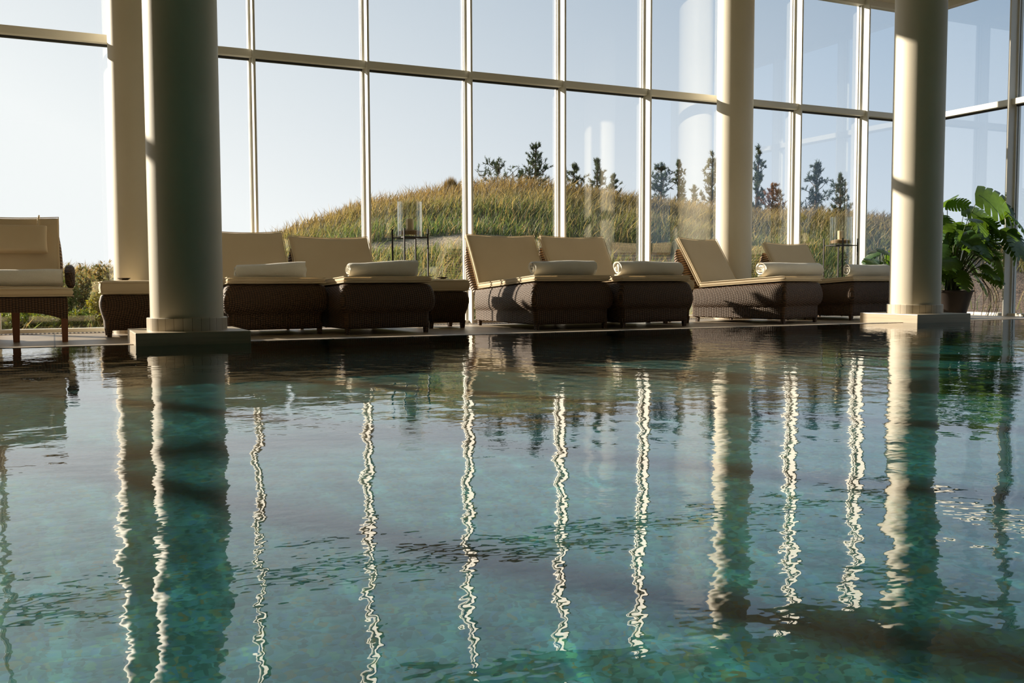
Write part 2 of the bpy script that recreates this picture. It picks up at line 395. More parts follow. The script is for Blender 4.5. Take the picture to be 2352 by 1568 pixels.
for n in range(first, 8):
    k += 1
    w = bay(k, (X_FIRST + n * BAY, Y_GLASS, 0), 0, BAY, mull=(n > first))
    tag(w, ('tall two-pane bay of the glass wall facing the dune, bay %s from the corner' % ['next', 'second', 'third', 'fourth', 'fifth', 'sixth', 'seventh', 'eighth', 'ninth', 'tenth', 'eleventh', 'twelfth', 'thirteenth', 'fourteenth', 'fifteenth'][7 - n]), 'window')
# right wall: local x runs towards the viewer (-Y), outdoors is +X
SW = 1.49
for n in range(5):
    k += 1
    w = bay(k, (X_CORNER, Y_GLASS - n * SW, 0), -PI / 2, SW, mull=(n > 0))
    tag(w, 'tall two-pane bay of the right-hand glass wall, %s the corner' % ['against', 'second from', 'third from', 'fourth from', 'fifth from'][n], 'window')
o = link('wall_right', boxmesh('wall_right', (X_CORNER, X_CORNER + 0.2, YB - .2, Y_GLASS - 5 * SW, -0.06, Z_TOP)), M['wall']); tag(o, 'plain right wall beyond the glazing', 'wall', kind='structure')
o = link('trim_1', boxmesh('trim_1', (X_CORNER - 0.05, X_CORNER + 0.05, Y_GLASS - 0.05, Y_GLASS + 0.05, Z_DECK, Z_TOP), bevel=.004), M['frame']); tag(o, 'cream post where the two glass walls meet', 'post', kind='structure')
o = link('floor_grille', boxmesh('floor_grille', (-4.0, X_CORNER - .1, Y_GLASS - 0.32, Y_GLASS - 0.20, Z_DECK, Z_DECK + 0.006)), M['grille']); tag(o, 'slotted pale floor grille running along the foot of the glass', 'grille', kind='structure')

# ------------------------------------------------------------------ columns
def column(x, y, d, h, plinth, label, seed=0):
    c = empty('column', (x, y, 0), 0, label=label, cat='column')
    z0 = 0.2296 if plinth else Z_DECK + 0.1
    zp = 0.1426
    link('shaft', smooth_by_angle(lathe('shaft', [(d / 2, z0), (d / 2, h)], 96)), M['column'], c)
    rb = d / 2 + (0.023 if plinth else 0.015)
    link('base_ring', smooth_by_angle(lathe('base_ring', [(rb, zp if plinth else Z_DECK), (rb, z0 - 0.004), (rb - 0.004, z0)], 96)), M['ring'], c)
    if plinth:
        link('plinth', boxmesh('plinth', (-0.362, 0.362, -0.362, 0.362, Z_FLOOR, zp), bevel=0.006), M['plinth'], c)
    return c
column(0.829, 6.930, 0.481, Z_TOP, True, 'thick cream column on a square stone plinth at the pool edge, left of the loungers')
column(7.764, 6.930, 0.481, Z_TOP, True, 'cream column on a square stone plinth at the pool edge, in front of the monstera plant')
column(0.73, 9.60, 0.44, Z_TOP, False, 'cream column by the glass, partly hidden behind the thick left column')
column(7.625, 9.60, 0.44, Z_TOP, False, 'cream column by the glass, rising behind the rattan loungers')

# ------------------------------------------------------------------ loungers
def cushion_mesh(name, W, L, T, seg=22, dip=0.0, sag=0.0, seed=0):
    """x across, y along, z thick; soft crowned slab"""
    rnd = random.Random(seed); vs_, fs = [], []
    us = [math.copysign(1 - (1 - abs(t)) ** 1.8, t) for t in np.linspace(-1, 1, seg).tolist()]
    idx = {}
    def P(u, v, side):
        t = (max(0, 1 - abs(u) ** 14) * max(0, 1 - abs(v) ** 14)) ** 0.33
        z = side * T / 2 * (0.10 + 0.90 * t) * (1 if side > 0 else 1)
        x = W / 2 * u * (1 - 0.012 * (1 - v * v)); y = L / 2 * v * (1 - 0.012 * (1 - u * u))
        if v > 0: y -= dip * (1 - u * u) * v
        z += 0.003 * noise.noise(Vector((x * 5 + seed * 7, y * 5, side)))
        z -= sag * (1 - u * u) * (1 - v * v)
        return (x, y, z)
    for s in (1, -1):
        for i, u in enumerate(us):
            for j, v in enumerate(us):
                idx[s, i, j] = len(vs_); vs_.append(P(u, v, s))
    n = seg
    for i in range(n - 1):
        for j in range(n - 1):
            fs.append((idx[1, i, j], idx[1, i + 1, j], idx[1, i + 1, j + 1], idx[1, i, j + 1]))
            fs.append((idx[-1, i, j], idx[-1, i, j + 1], idx[-1, i + 1, j + 1], idx[-1, i + 1, j]))
    for i in range(n - 1):
        fs.append((idx[1, i, 0], idx[-1, i, 0], idx[-1, i + 1, 0], idx[1, i + 1, 0]))
        fs.append((idx[1, i + 1, n - 1], idx[-1, i + 1, n - 1], idx[-1, i, n - 1], idx[1, i, n - 1]))
        fs.append((idx[1, 0, i + 1], idx[-1, 0, i + 1], idx[-1, 0, i], idx[1, 0, i]))
        fs.append((idx[1, n - 1, i], idx[-1, n - 1, i], idx[-1, n - 1, i + 1], idx[1, n - 1, i + 1]))
    me = pyd(name, vs_, fs); me.shade_smooth(); return me
def piping_mesh(name, W, L, T, dip=0.0):
    bm = bmesh.new()
    for s in (1, -1):
        pts = []
        for k in range(4):
            for t in np.linspace(-1, 1, 9).tolist()[:-1]:
                if k == 0: u, v = t, -1
                elif k == 1: u, v = 1, t
                elif k == 2: u, v = -t, 1
                else: u, v = -1, -t
                x = W / 2 * u * (1 - 0.012 * (1 - v * v)); y = L / 2 * v * (1 - 0.012 * (1 - u * u))
                if v > 0: y -= dip * (1 - u * u) * v
                pts.append((x * 1.003, y * 1.003, s * T * 0.36))
        pts.append(pts[0]); add_tube(bm, pts, 0.0045, 5)
    return from_bm(name, bm)
def round_rect(hw, y0, y1, r, z, nseg=6):
    pts = []
    for cx, cy, a0 in ((hw - r, y0 + r, -90), (hw - r, y1 - r, 0), (-hw + r, y1 - r, 90), (-hw + r, y0 + r, 180)):
        for k in range(nseg + 1):
            a = R(a0 + 90 * k / nseg); pts.append((cx + r * math.cos(a), cy + r * math.sin(a), z))
    return pts
def wicker_base(name, W, L, zf, slope, z0=0.055):
    bm = bmesh.new(); rings = []
    prof = [(-0.02, z0), (0.0, z0 + .012), (0.002, 0.12), (0.002, 0.185), (0.006, 0.197), (0.03, 0.215), (0.045, 0.25), (0.052, 0.29), (0.050, 0.33), (0.040, 0.38), (0.022, 0.43), (0.0, zf - 0.006), (-0.02, zf)]
    for off, z in prof:
        hw = W / 2 - 0.012 + off
        ring = round_rect(hw, 0.02 - off * 0.75, L, 0.05, z)
        ring = [(x * (1 - max(0, off) * 0.75 * max(0, y) / L / hw), y, z) for x, y, z in ring]
        ring = [(x, y, z - slope * max(0, y) * (z - z0) / (zf - z0)) for x, y, z in ring]
        rings.append(ring)
    # subdivide long sides so that the slope is even
    add_ring_stack(bm, rings)
    me = from_bm(name, bm); return smooth_by_angle(me, 50)
def block_leg(name, x, y, w=0.045, h=0.1, taper=0.7):
    bm = bmesh.new(); a = w / 2; b = a * taper
    add_ring_stack(bm, [[(x + sx * q, y + sy * q, z) for sx, sy in ((-1, -1), (1, -1), (1, 1), (-1, 1))] for q, z in ((b, Z_DECK), (a, h))])
    return from_bm(name, bm)
def back_shell(name, W, hgt, lean, tk):
    """origin at the joint; grows up along the lean, thick to the rear"""
    bm = bmesh.new(); rings = []
    N_ = 14
    for i in range(N_ + 1):
        t = i / N_; w_ = hgt * t
        end = 1.0 if t < 0.8 else math.sqrt(max(0.0, 1 - ((t - 0.8) / 0.2) ** 2)) * 0.9 + 0.1
        bulge = 0.045 * math.sin(PI * min(1, 0.15 + t * 0.9)) ** 0.7
        th = (tk * (0.55 + 0.45 * math.sin(PI * min(1, 0.2 + 0.75 * t)))) * end
        ring = []
        for k in range(28):
            a = 2 * PI * k / 28
            cx, cy = math.cos(a), math.sin(a)
            ex = math.copysign(abs(cx) ** 0.30, cx); ey = math.copysign(abs(cy) ** 0.6, cy)
            hw = (W / 2 - 0.03) + bulge * (1 - abs(ey) ** 2) 
            ring.append((hw * ex, th / 2 + th / 2 * ey, w_))
        rings.append([(x, y * math.cos(lean) + z * math.sin(lean), z * math.cos(lean) - y * math.sin(lean)) for x, y, z in ring])
    add_ring_stack(bm, rings)
    me = from_bm(name, bm); return smooth_by_angle(me, 55)
GL = 'rattan loungers in a row by the pool'
def lounger(fc, bc, W, ztop_f, ztop_b, label, seed):
    fx, fy = fc; bx, by = bc
    rot = math.atan2(-(bx - fx), by - fy); total = math.hypot(bx - fx, by - fy)
    r = empty('lounger', (fx, fy, 0), rot, label=label, cat='lounger', group=GL)
    T = 0.066; hb = ztop_b - 0.455; lean = R(31); Lb = hb / math.cos(lean) + 0.02
    Ls = total - Lb * math.sin(lean) + 0.01
    slope = (ztop_f - 0.452) / Ls
    zf = ztop_f - T
    link('base', wicker_base('base', W, Ls + 0.12, zf, slope), M['wicker'], r)
    for sx in (-1, 1):
        for yy in (0.05, Ls + 0.05): link('leg', block_leg('leg', sx * (W / 2 - 0.045), yy), M['wicker'], r)
    s = link('seat_cushion', cushion_mesh('seat_cushion', W, Ls, T, seed=seed), M['cushion'], r)
    s.location = (0, Ls / 2, (ztop_f + 0.452) / 2 - T / 2 + 0.004); s.rotation_euler.x = -math.atan(slope)
    p = link('piping', piping_mesh('piping', W, Ls, T), M['cushion_side'], s)
    b = link('back_cushion', cushion_mesh('back_cushion', W - 0.01, Lb + 0.02, T, dip=0.022, seed=seed + 50), M['cushion'], r)
    zj = 0.455 - 0.02
    cy = Ls + Lb / 2 * math.sin(lean); cz = zj + Lb / 2 * math.cos(lean)
    b.location = (0, cy, cz + 0.004); b.rotation_euler.x = PI / 2 - lean
    link('piping', piping_mesh('piping', W - .01, Lb + .02, T, 0.022), M['cushion_side'], b)
    sh = link('backrest', back_shell('backrest', W, Lb * 0.9, lean, 0.15), M['wicker_roll'], r)
    sh.location = (0, Ls + 0.055, 0.375)
    return r
lounger((1.765, 8.42), (1.66, 9.66), 0.86, 0.515, 0.952, 'rattan lounger with cream cushions directly right of the thick left column', 1)
lounger((2.704, 8.20), (2.553, 9.68), 0.850, 0.520, 0.915, 'dark-looking rattan lounger beside the tall candle lantern, second right of the thick column', 2)
lounger((4.536, 8.12), (4.482, 9.68), 0.855, 0.530, 0.965, 'rattan lounger with a sunlit woven side, directly right of the low rattan footstool', 3)
lounger((5.486, 8.10), (5.372, 9.66), 0.870, 0.528, 0.965, 'rattan lounger standing close right of the one with the sunlit side, near the middle', 4)
lounger((7.397, 8.10), (6.93, 9.40), 0.800, 0.522, 0.955, 'rattan lounger turned slightly left in front of the slim column by the glass', 5)
lounger((8.777, 8.42), (8.52, 9.68), 0.885, 0.522, 0.935, 'rattan lounger whose foot end runs behind the right-hand plinth column', 6)

# armchair-like recliner at far left
def recliner():
    r = empty('recliner', (-0.33, 8.30, 0), 0, label='tall-backed rattan recliner with armrests and a head pillow, far left', cat='recliner')
    W = 0.86
    bm = bmesh.new()
    # apron with an arched lower edge
    n = 16; fr = []; 
    def zlow(u): return 0.185 + 0.055 * (1 - min(1, abs(u) / 0.9) ** 3)
    for y in (0.0, 0.05):
        fr.append([[(W / 2 * u, y, zlow(u)) for u in np.linspace(-1, 1, n)], [(W / 2 * u, y, 0.352) for u in np.linspace(-1, 1, n)]])
    ring = fr[0][0] + fr[0][1][::-1]; ring2 = fr[1][0] + fr[1][1][::-1]
    a = [bm.verts.new(p) for p in ring]; b = [bm.verts.new(p) for p in ring2]
    for i in range(len(a)):
        j = (i + 1) % len(a); bm.faces.new((a[i], a[j], b[j], b[i]))
    bm.faces.new(a[::-1]); bm.faces.new(b)
    add_box(bm, -W / 2, -W / 2 + 0.05, 0.05, 0.95, 0.20, 0.352); add_box(bm, W / 2 - 0.05, W / 2, 0.05, 0.95, 0.20, 0.352)
    add_box(bm, -W / 2 + .05, W / 2 - .05, 0.05, 0.95, 0.32, 0.352)
    link('seat_frame', from_bm('seat_frame', bm), M['wicker'], r)
    for x, y, w in ((W / 2 - 0.025, 0.03, 0.055), (0.06, 0.18, 0.06), (-W / 2 + 0.025, 0.03, 0.055), (W / 2 - 0.02, 1.0, 0.05), (-W / 2 + 0.02, 1.0, 0.05)):
        link('leg', block_leg('leg', x, y, w, 0.30 if w != 0.06 else 0.26, 0.75), M['woodleg'], r)
    s = link('seat_cushion', cushion_mesh('seat_cushion', W + 0.09, 0.92, 0.078, seed=21), M['cushion'], r); s.location = (0.0, 0.44, 0.394)
    link('piping', piping_mesh('piping', W + .09, .92, .078), M['cushion_side'], s)
    lean = R(17)
    b = link('back_cushion', cushion_mesh('back_cushion', 0.80, 0.66, 0.075, dip=0.012, seed=22), M['cushion'], r); b.location = (-0.01, 0.86, 0.71); b.rotation_euler.x = PI / 2 - lean
    link('piping', piping_mesh('piping', .80, .66, .075, .012), M['cushion_side'], b)
    p = link('head_pillow', cushion_mesh('head_pillow', 0.68, 0.235, 0.11, seed=23), M['cushion'], r); p.location = (-0.04, 0.80, 0.835); p.rotation_euler.x = PI / 2 - lean
    bpy.context.view_layer.update()
    inv = (Matrix.Translation(p.location) @ Matrix.Rotation(p.rotation_euler.x, 4, 'X')).inverted()
    for u in (-0.27, 0.27):
        bm = bmesh.new()
        add_tube(bm, [(u - 0.04, 0.84, 0.95), (u - 0.038, 0.872, 1.015), (u - 0.03, 0.93, 1.045), (u - .03, 0.985, 1.02)], 0.006, 6)
        link('strap', from_bm('strap', bm), M['cushion_side'], p).matrix_parent_inverse = inv
    sh = link('backrest', back_shell('backrest', 0.80, 0.68, lean, 0.10), M['wicker_roll'], r); sh.location = (0, 0.82, 0.36)
    for sx in (-1, 1):
        bm = bmesh.new()
        prof = [(0.15, 0.36), (0.13, 0.45), (0.16, 0.53), (0.22, 0.565), (0.35, 0.578), (0.60, 0.575), (0.80, 0.56), (0.84, 0.46)]
        add_tube(bm, [(sx * (W / 2 + 0.028), y, z) for y, z in prof], [0.028, 0.032, 0.036, 0.038, 0.038, 0.038, 0.036, 0.03], 10)
        link('armrest', smooth_by_angle(from_bm('armrest', bm), 60), M['wicker'], r)
    return r
recliner()

# ------------------------------------------------------------------ footstools
def footstool(x, y, W, D, ztop, label):
    r = empty('footstool', (x, y, 0), 0, label=label, cat='footstool', group='rattan footstools between the loungers')
    T = 0.125
    zt = ztop - T
    bm = bmesh.new(); rings = []
    for off, z in ((-0.035, 0.06), (-0.02, 0.075), (-0.018, 0.14), (0.0, 0.20), (0.012, 0.26), (0.012, 0.30), (0.0, zt - .01), (-0.01, zt)):
        rings.append(round_rect(W / 2 + off, -D / 2 - off, D / 2 + off, 0.04, z))
    add_ring_stack(bm, rings)
    link('base', smooth_by_angle(from_bm('base', bm), 50), M['wicker'], r)
    for sx in (-1, 1):
        for sy in (-1, 1): link('leg', block_leg('leg', sx * (W / 2 - 0.05), sy * (D / 2 - 0.05), 0.05, 0.08), M['wicker'], r)
    c = link('cushion', cushion_mesh('cushion', W + 0.02, D + 0.02, T, seed=int(x * 10)), M['cushion'], r); c.location = (0, 0, ztop - T / 2)
    link('piping', piping_mesh('piping', W + .02, D + .02, T), M['cushion_side'], c)
footstool(0.60, 9.05, 0.45, 0.45, 0.487, 'low rattan footstool with thick cream cushion beside the recliner, behind the left plinth')
footstool(6.175, 8.92, 0.38, 0.44, 0.487, 'low rattan footstool almost hidden between the middle loungers and the turned lounger')
footstool(7.99, 9.02, 0.40, 0.40, 0.487, 'low rattan footstool almost hidden between the turned lounger and the last lounger')
footstool(3.555, 9.14, 0.44, 0.44, 0.494, 'low rattan footstool with thick cream cushion in the gap below the tall candle lantern')
def dish(x, y, z, r_, label):
    me = lathe('tray', [(r_ * 0.55, 0), (r_, 0.016), (r_ * 1.02, 0.019), (r_ * 0.96, 0.019), (r_ * 0.5, 0.006)], 28); smooth_by_angle(me, 50)
    tag(link('tray', me, M['dish'], None, (x, y, z)), label, 'tray')
dish(0.56, 8.98, 0.490, 0.055, 'small dark shallow tray on the footstool beside the recliner')
dish(3.54, 9.05, 0.497, 0.060, 'small dark shallow tray on the footstool below the tall candle lantern')

# ------------------------------------------------------------------ rolled towels
def towel(xl, xr, y, z0, hgt, label, seed, rise=0.0, rot=0.0, flat=1.0):
    rnd = random.Random(seed); L = xr - xl
    # spiral section in (y,z), swept along x
    turns = 2.6; npt = 84; th = 0.016
    outer = []
    a0 = R(-70)
    def sec(t, r_add):
        ang = a0 - 2 * PI * turns * t
        rad = (0.20 + 0.80 * (1 - t)) + r_add
        rr = hgt / 2
        yy = rad * rr * math.cos(ang) * 1.12 * flat; zz = rad * rr * math.sin(ang)
        return yy, max(zz, -rr * 0.94)
    up = [sec(t, 0.0) for t in np.linspace(0, 1, npt).tolist()]; dn = [sec(t, -0.17) for t in np.linspace(0, 1, npt).tolist()]
    loop = up + dn[::-1]
    bm = bmesh.new(); rings = []
    N_ = 18
    for i in range(N_ + 1):
        s = i / N_; x = -L / 2 + L * s
        tel = (1 - 0.03 * math.cos(2 * PI * s)); ring = []
        k = 1 + rise * (s - 0.5) + 0.02 * math.sin(seed + s * 7)
        edge = 0.93 if i in (0, N_) else 1.0
        for q, (yy, zz) in enumerate(loop):
            wob = 0.006 * noise.noise(Vector((x * 9, yy * 12, zz * 12 + seed)))
            fx = x + (0.010 * math.sin(q * 0.30 + seed) if i in (0, N_) else 0)
            ring.append((fx, yy * edge + wob, hgt / 2 + (zz * k * (0.985 if edge < 1 else 1)) + (k - 1) * hgt / 2 + wob * .5))
        rings.append(ring)
    V_ = [[bm.verts.new(p) for p in r] for r in rings]; n = len(loop)
    for a, b in zip(V_, V_[1:]):
        for i in range(n):
            j = (i + 1) % n; bm.faces.new((a[i], a[j], b[j], b[i]))
    for ring in (V_[0], V_[-1]):
        for i in range(npt - 1):
            bm.faces.new((ring[i], ring[i + 1], ring[n - 2 - i], ring[n - 1 - i]))
    me = from_bm('rolled_towel', bm); smooth_by_angle(me, 55)
    o = link('rolled_towel', me, M['towel'], None, ((xl + xr) / 2, y, z0)); o.rotation_euler.z = rot
    tag(o, label, 'towel', 'rolled white towels on the loungers')
towel(-0.95, 0.068, 8.50, 0.438, 0.15, 'long rolled white towel on the seat of the far left recliner', 1)
towel(1.470, 2.085, 8.78, 0.500, 0.150, 'rolled white towel on the lounger just right of the thick left column', 2, 0.26)
towel(2.40, 3.045, 8.45, 0.512, 0.155, 'rolled white towel on the lounger beside the tall candle lantern', 3, 0.24, 0.03)
towel(4.215, 4.90, 8.38, 0.520, 0.165, 'rolled white towel on the lounger with the sunlit woven side', 4, 0.08)
towel(5.18, 5.94, 8.38, 0.520, 0.165, 'rolled white towel on the lounger near the middle, its spiral end lit', 5, -0.03)
towel(7.06, 7.88, 8.42, 0.510, 0.175, 'plump loosely rolled towel on the lounger in front of the slim column', 6, 0.0, 0.0, 1.25)
towel(8.62, 9.28, 8.72, 0.510, 0.165, 'rolled white towel partly hidden by the right plinth column', 7)

# ------------------------------------------------------------------ candle lanterns
def lantern(x, y, w, zr, label):
    r = empty('candle_lantern', (x, y, 0), R(8), label=label, cat='lantern', group='glass candle lanterns on black iron stands')
    a = w / 2
    bm = bmesh.new()
    add_box(bm, -a, a, -a, -a + 0.012, zr - 0.012, zr); add_box(bm, -a, a, a - 0.012, a, zr - 0.012, zr)
    add_box(bm, -a, -a + 0.012, -a + .012, a - .012, zr - 0.012, zr); add_box(bm, a - 0.012, a, -a + .012, a - .012, zr - 0.012, zr)
    add_box(bm, -a + .012, a - .012, -0.006, 0.006, zr - 0.012, zr - .002)
    link('stand_ring', from_bm('stand_ring', bm), M['iron'], r)
    for sx in (-1, 1):
        for sy in (-1, 1):
            link('leg', boxmesh('leg', (sx * a - 0.007, sx * a + 0.007, sy * a - 0.007, sy * a + 0.007, Z_DECK, zr + 0.085)), M['iron'], r)
    g = a * 0.93
    j = link('glass_jar', smooth_by_angle(lathe('glass_jar', [(g * .2, zr + 0.004), (g, zr + 0.004), (g, zr + 0.37), (g - 0.006, zr + 0.37), (g - 0.006, zr + 0.02), (g * .2, zr + 0.02)], 48), 40), M['jar'], r)
    link('sand_bed', smooth_by_angle(lathe('sand_bed', [(g - 0.008, zr + 0.022), (g - 0.008, zr + 0.06), (g * 0.5, zr + 0.075)], 40), 40), M['sand'], r)
    c = link('candle', smooth_by_angle(lathe('candle', [(0.04, zr + 0.06), (0.042, zr + 0.185), (0.036, zr + 0.19), (0.03, zr + 0.182)], 32), 50), M['wax'], r)
    link('wick', boxmesh('wick', (-0.002, 0.002, -0.002, 0.002, zr + 0.18, zr + 0.2)), M['iron'], c)
lantern(3.405, 9.62, 0.275, 0.938, 'glass candle lantern on a black iron stand behind the left-centre footstool')
lantern(9.44, 9.66, 0.30, 0.938, 'glass candle lantern on a black iron stand nearer the right plinth column')

# ------------------------------------------------------------------ monstera
def leaf_mesh(name, L, seed, slits=7):
    """x across, y from stalk to tip; both halves of a split leaf with deep cuts"""
    rnd = random.Random(seed); bm = bmesh.new()
    def half(s):  # leaf outline half width
        return 0.56 * L * (math.sin(PI * min(1, (s + 0.13) / 1.16) ** 0.80)) ** 0.62
    def P(s, w, sd):
        y = L * s; x = sd * w
        z = -0.38 * (y - 0.2 * L) ** 2 / L - 0.45 * x * x / L + 0.10 * abs(x) + 0.006 * math.sin(s * 30)
        return Vector((x, y + 0.30 * abs(x) * (0.2 + s), z))
    n = slits
    for sd in (-1, 1):
        for i in range(n):
            s0, s1 = -0.10 + 1.06 * i / n, -0.10 + 1.06 * (i + 1) / n
            gap = 0.0 if i == 0 else (s1 - s0) * 0.13
            cut = 0.46 + rnd.random() * 0.15
            A = []
            for f in (0.0, cut, 0.75, 0.93, 1.0):
                g = 0 if f <= cut else gap * (0.6 + 0.6 * f)
                sh = 0.10 * f * f
                sa = s0 + g + sh * .5; sb = s1 - g * .3 + sh * .5
                if f == 1.0: sa, sb = sa + (sb - sa) * .28, sb - (sb - sa) * .28
                wa = half(max(0.0, min(1, s0))) * f; wb = half(max(0.0, min(1, s1))) * f
                if f == 0: wa = wb = 0
                m = (wa + wb) / 2
                A.append((bm.verts.new(P(sa, wa * .5 + m * .5, sd)), bm.verts.new(P(sb, wb * .5 + m * .5, sd))))
            for a, b in zip(A, A[1:]):
                vs4 = (a[0], a[1], b[1], b[0])
                bm.faces.new(vs4 if sd > 0 else vs4[::-1])
    bmesh.ops.remove_doubles(bm, verts=bm.verts[:], dist=0.0006)
    me = bpy.data.meshes.new(name); bm.to_mesh(me); bm.free(); me.shade_smooth(); return me
LEAVES = [leaf_mesh('leaf', 1.0, i, 6 + i % 3) for i in range(5)]
for me in LEAVES: me.materials.append(M['monstera'])
def monstera(base, pot_r, pot_h, leaves, label, seed, roots=0):
    rnd = random.Random(seed)
    r = empty('potted_monstera', (base[0], base[1], 0), 0, label=label, cat='potted plant')
    pt = link('pot', smooth_by_angle(lathe('pot', [(pot_r * 0.68, Z_DECK), (pot_r * 0.95, pot_h * .8), (pot_r * 1.0, pot_h * .93), (pot_r * 1.05, pot_h * .94), (pot_r * 1.05, pot_h), (pot_r * 0.93, pot_h), (pot_r * 0.92, pot_h - .04)], 40), 40), M['pot'], r)
    link('soil', lathe('soil', [(pot_r * 0.9, pot_h - .08), (pot_r * 0.9, pot_h - 0.045)], 32), M['soil'], pt)
    for i, (p, size, dirv, roll) in enumerate(leaves):
        tip = Vector(p) - Vector((base[0], base[1], 0))        # where the stalk meets the leaf
        d = Vector(dirv).normalized(); 
        side = d.cross(Vector((0, 0, 1)));
        if side.length < 0.05: side = Vector((1, 0, 0))
        side.normalize(); nrm = side.cross(d).normalized()
        rot = Matrix((side, d, nrm)).transposed().to_4x4() @ Matrix.Rotation(roll, 4, 'Y')
        lo = bpy.data.objects.new('leaf', LEAVES[i % 5]); C.objects.link(lo); lo.parent = r
        lo.matrix_local = Matrix.Translation(tip) @ rot @ Matrix.Scale(size, 4)
        root = Vector((rnd.uniform(-.08, .08), rnd.uniform(-.08, .08), pot_h - 0.05))
        mid = root.lerp(tip, 0.55) + Vector((0, 0, 0.10 + 0.1 * rnd.random()))
        mid.x *= 0.8; mid.y *= 0.8
        bm = bmesh.new(); pts = [(1 - t) ** 2 * root + 2 * t * (1 - t) * mid + t * t * tip for t in np.linspace(0, 1, 9).tolist()]
        add_tube(bm, pts, [0.009 - 0.005 * t for t in np.linspace(0, 1, 9).tolist()], 6)
        me = from_bm('stalk', bm); me.shade_smooth(); link('stalk', me, M['stem'], r)
    for i in range(roots):
        a = rnd.uniform(-0.9, 0.5); bm = bmesh.new()
        p0 = Vector((0.12 * math.cos(a), 0.12 * math.sin(a), pot_h + 0.15 + 0.2 * rnd.random())); out = 0.30 + 0.16 * rnd.random()
        pts = []
        for t in np.linspace(0, 1, 10).tolist():
            pts.append(p0 + Vector((math.cos(a) * out * math.sin(t * 2.0), math.sin(a) * out * math.sin(t * 2.0), -(p0.z - 0.012) * t ** 1.5 + 0.03 * math.sin(t * 9 + i) * (1 - t))))
        add_tube(bm, pts, 0.004, 5); me = from_bm('air_root', bm); me.shade_smooth(); link('air_root', me, M['root'], r)
def leafcloud():
    L_ = []
    def a(x, y, z, s, d, roll=0.0): L_.append(((x, y, z), s, d, roll))
    # large bright leaf at the top, face towards the viewer
    a(10.72, 8.58, 1.56, 0.54, (0.80, -0.45, -0.42), 0.85)
    a(10.60, 8.70, 1.38, 0.40, (0.65, -0.6, -0.35), 0.6)
    a(10.98, 8.42, 1.10, 0.40, (0.35, -0.6, -0.8), 0.5)
    a(10.90, 8.20, 1.02, 0.34, (-0.3, -0.6, -0.6), -0.5)
    a(10.98, 8.35, 1.32, 0.36, (0.7, -0.4, -0.75), 0.3)
    a(10.72, 8.60, 1.25, 0.34, (0.5, -0.5, -0.5), -0.3)
    a(10.25, 8.75, 1.40, 0.27, (-0.3, -0.6, 0.4), 0.5)
    a(10.22, 8.65, 1.42, 0.25, (0.7, -0.5, 0.1), -0.6)
    a(10.18, 8.70, 1.28, 0.25, (-0.2, -0.7, -0.7), 0.2)
    rnd = random.Random(5)
    for i in range(58):
        th = rnd.uniform(0, 2 * PI); zz = rnd.uniform(0.50, 1.25)
        rad = (0.20 + 0.26 * rnd.random()) * (1.05 if zz < 1.0 else 0.7)
        x = 10.52 + rad * math.cos(th); y = 8.65 + rad * math.sin(th) * 0.8
        if x > 10.95: x = 10.95
        a(x, y, zz, rnd.uniform(0.19, 0.30), (math.cos(th) * 0.6 + 0.1, math.sin(th) * 0.5 - 0.35, rnd.uniform(-1.0, -0.1)), rnd.uniform(-0.6, 0.6))
    a(10.75, 8.32, 0.74, 0.36, (0.25, -0.15, -0.95), 0.1)
    a(10.95, 8.25, 0.95, 0.30, (0.1, -0.2, -0.95), -0.3)
    a(10.99, 8.30, 1.10, 0.28, (0.2, -0.4, -0.8), 0.4)
    return L_
monstera((10.50, 8.78), 0.25, 0.34, leafcloud(), 'large potted monstera with split leaves in the glass corner right of the column', 3, roots=9)
def leafcloud2():
    L_ = []; rnd = random.Random(9)
    for i in range(13):
        th = rnd.uniform(0, 2 * PI); zz = rnd.uniform(0.62, 0.98) - 0.06 * math.cos(th - PI)
        L_.append(((9.98 + 0.18 * math.cos(th), 9.32 + 0.16 * math.sin(th), zz), rnd.uniform(0.2, 0.28), (math.cos(th), math.sin(th) * .6 - .2, rnd.uniform(-.6, .3)), rnd.uniform(-.6, .6)))
    return L_
monstera((10.0, 9.36), 0.17, 0.30, leafcloud2(), 'smaller dark monstera peeping out left of the right plinth column', 11)

# ------------------------------------------------------------------ outdoors
CREST = [(-1500, 0.10), (-300, 640), (250, 640), (420, 610), (600, 570), (660, 550), (760, 512), (850, 480), (950, 465), (1060, 448), (1180, 446), (1270, 450), (1350, 462), (1450, 470), (1560, 488), (1700, 502), (1850, 512), (1960, 520), (2060, 526), (2180, 575), (2352, 610), (4000, 640)]
CREST[0] = (-1500, 645)
cx_, cy_ = np.array([c[0] for c in CREST], float), np.array([c[1] for c in CREST], float)
R_CREST = 23.0
def terrain(x, y):
    az = np.arctan2(x, y); r = np.hypot(x, y)
    px = 1176 + F_PX * np.tan(np.clip(az - YAW, -1.2, 1.2))
    zf = R_CREST * np.cos(az - YAW)
    H = CAM_Z + (652 - np.interp(px, cx_, cy_)) / F_PX * zf
    rmin = np.minimum(10.1 / np.maximum(np.cos(az), .1), 11.4 / np.maximum(np.sin(az), .1))
    s0 = np.maximum(12.0, rmin + 0.8)
    t = np.clip((r - s0) / (R_CREST - s0), 0, 1)
    s = t * t * (3 - 2 * t) * 0.6 + t * 0.4
    h = -0.03 + (H + 0.03) * s
    h = h - np.clip(r - R_CREST, 0, None) * 0.035 * np.clip(H, 0, 3)
    lump = 0.07 * np.sin(x * 1.3 + 1.7 * np.sin(y * 0.7)) * np.cos(y * 1.1 + x * 0.4) + 0.04 * np.sin(x * 3.1 + y * 2.3)
    return h + lump * np.clip(t * 2, 0, 1)
def rminf(az): return np.minimum(10.08 / np.maximum(np.cos(az), .05), 11.34 / np.maximum(np.sin(az), .05))
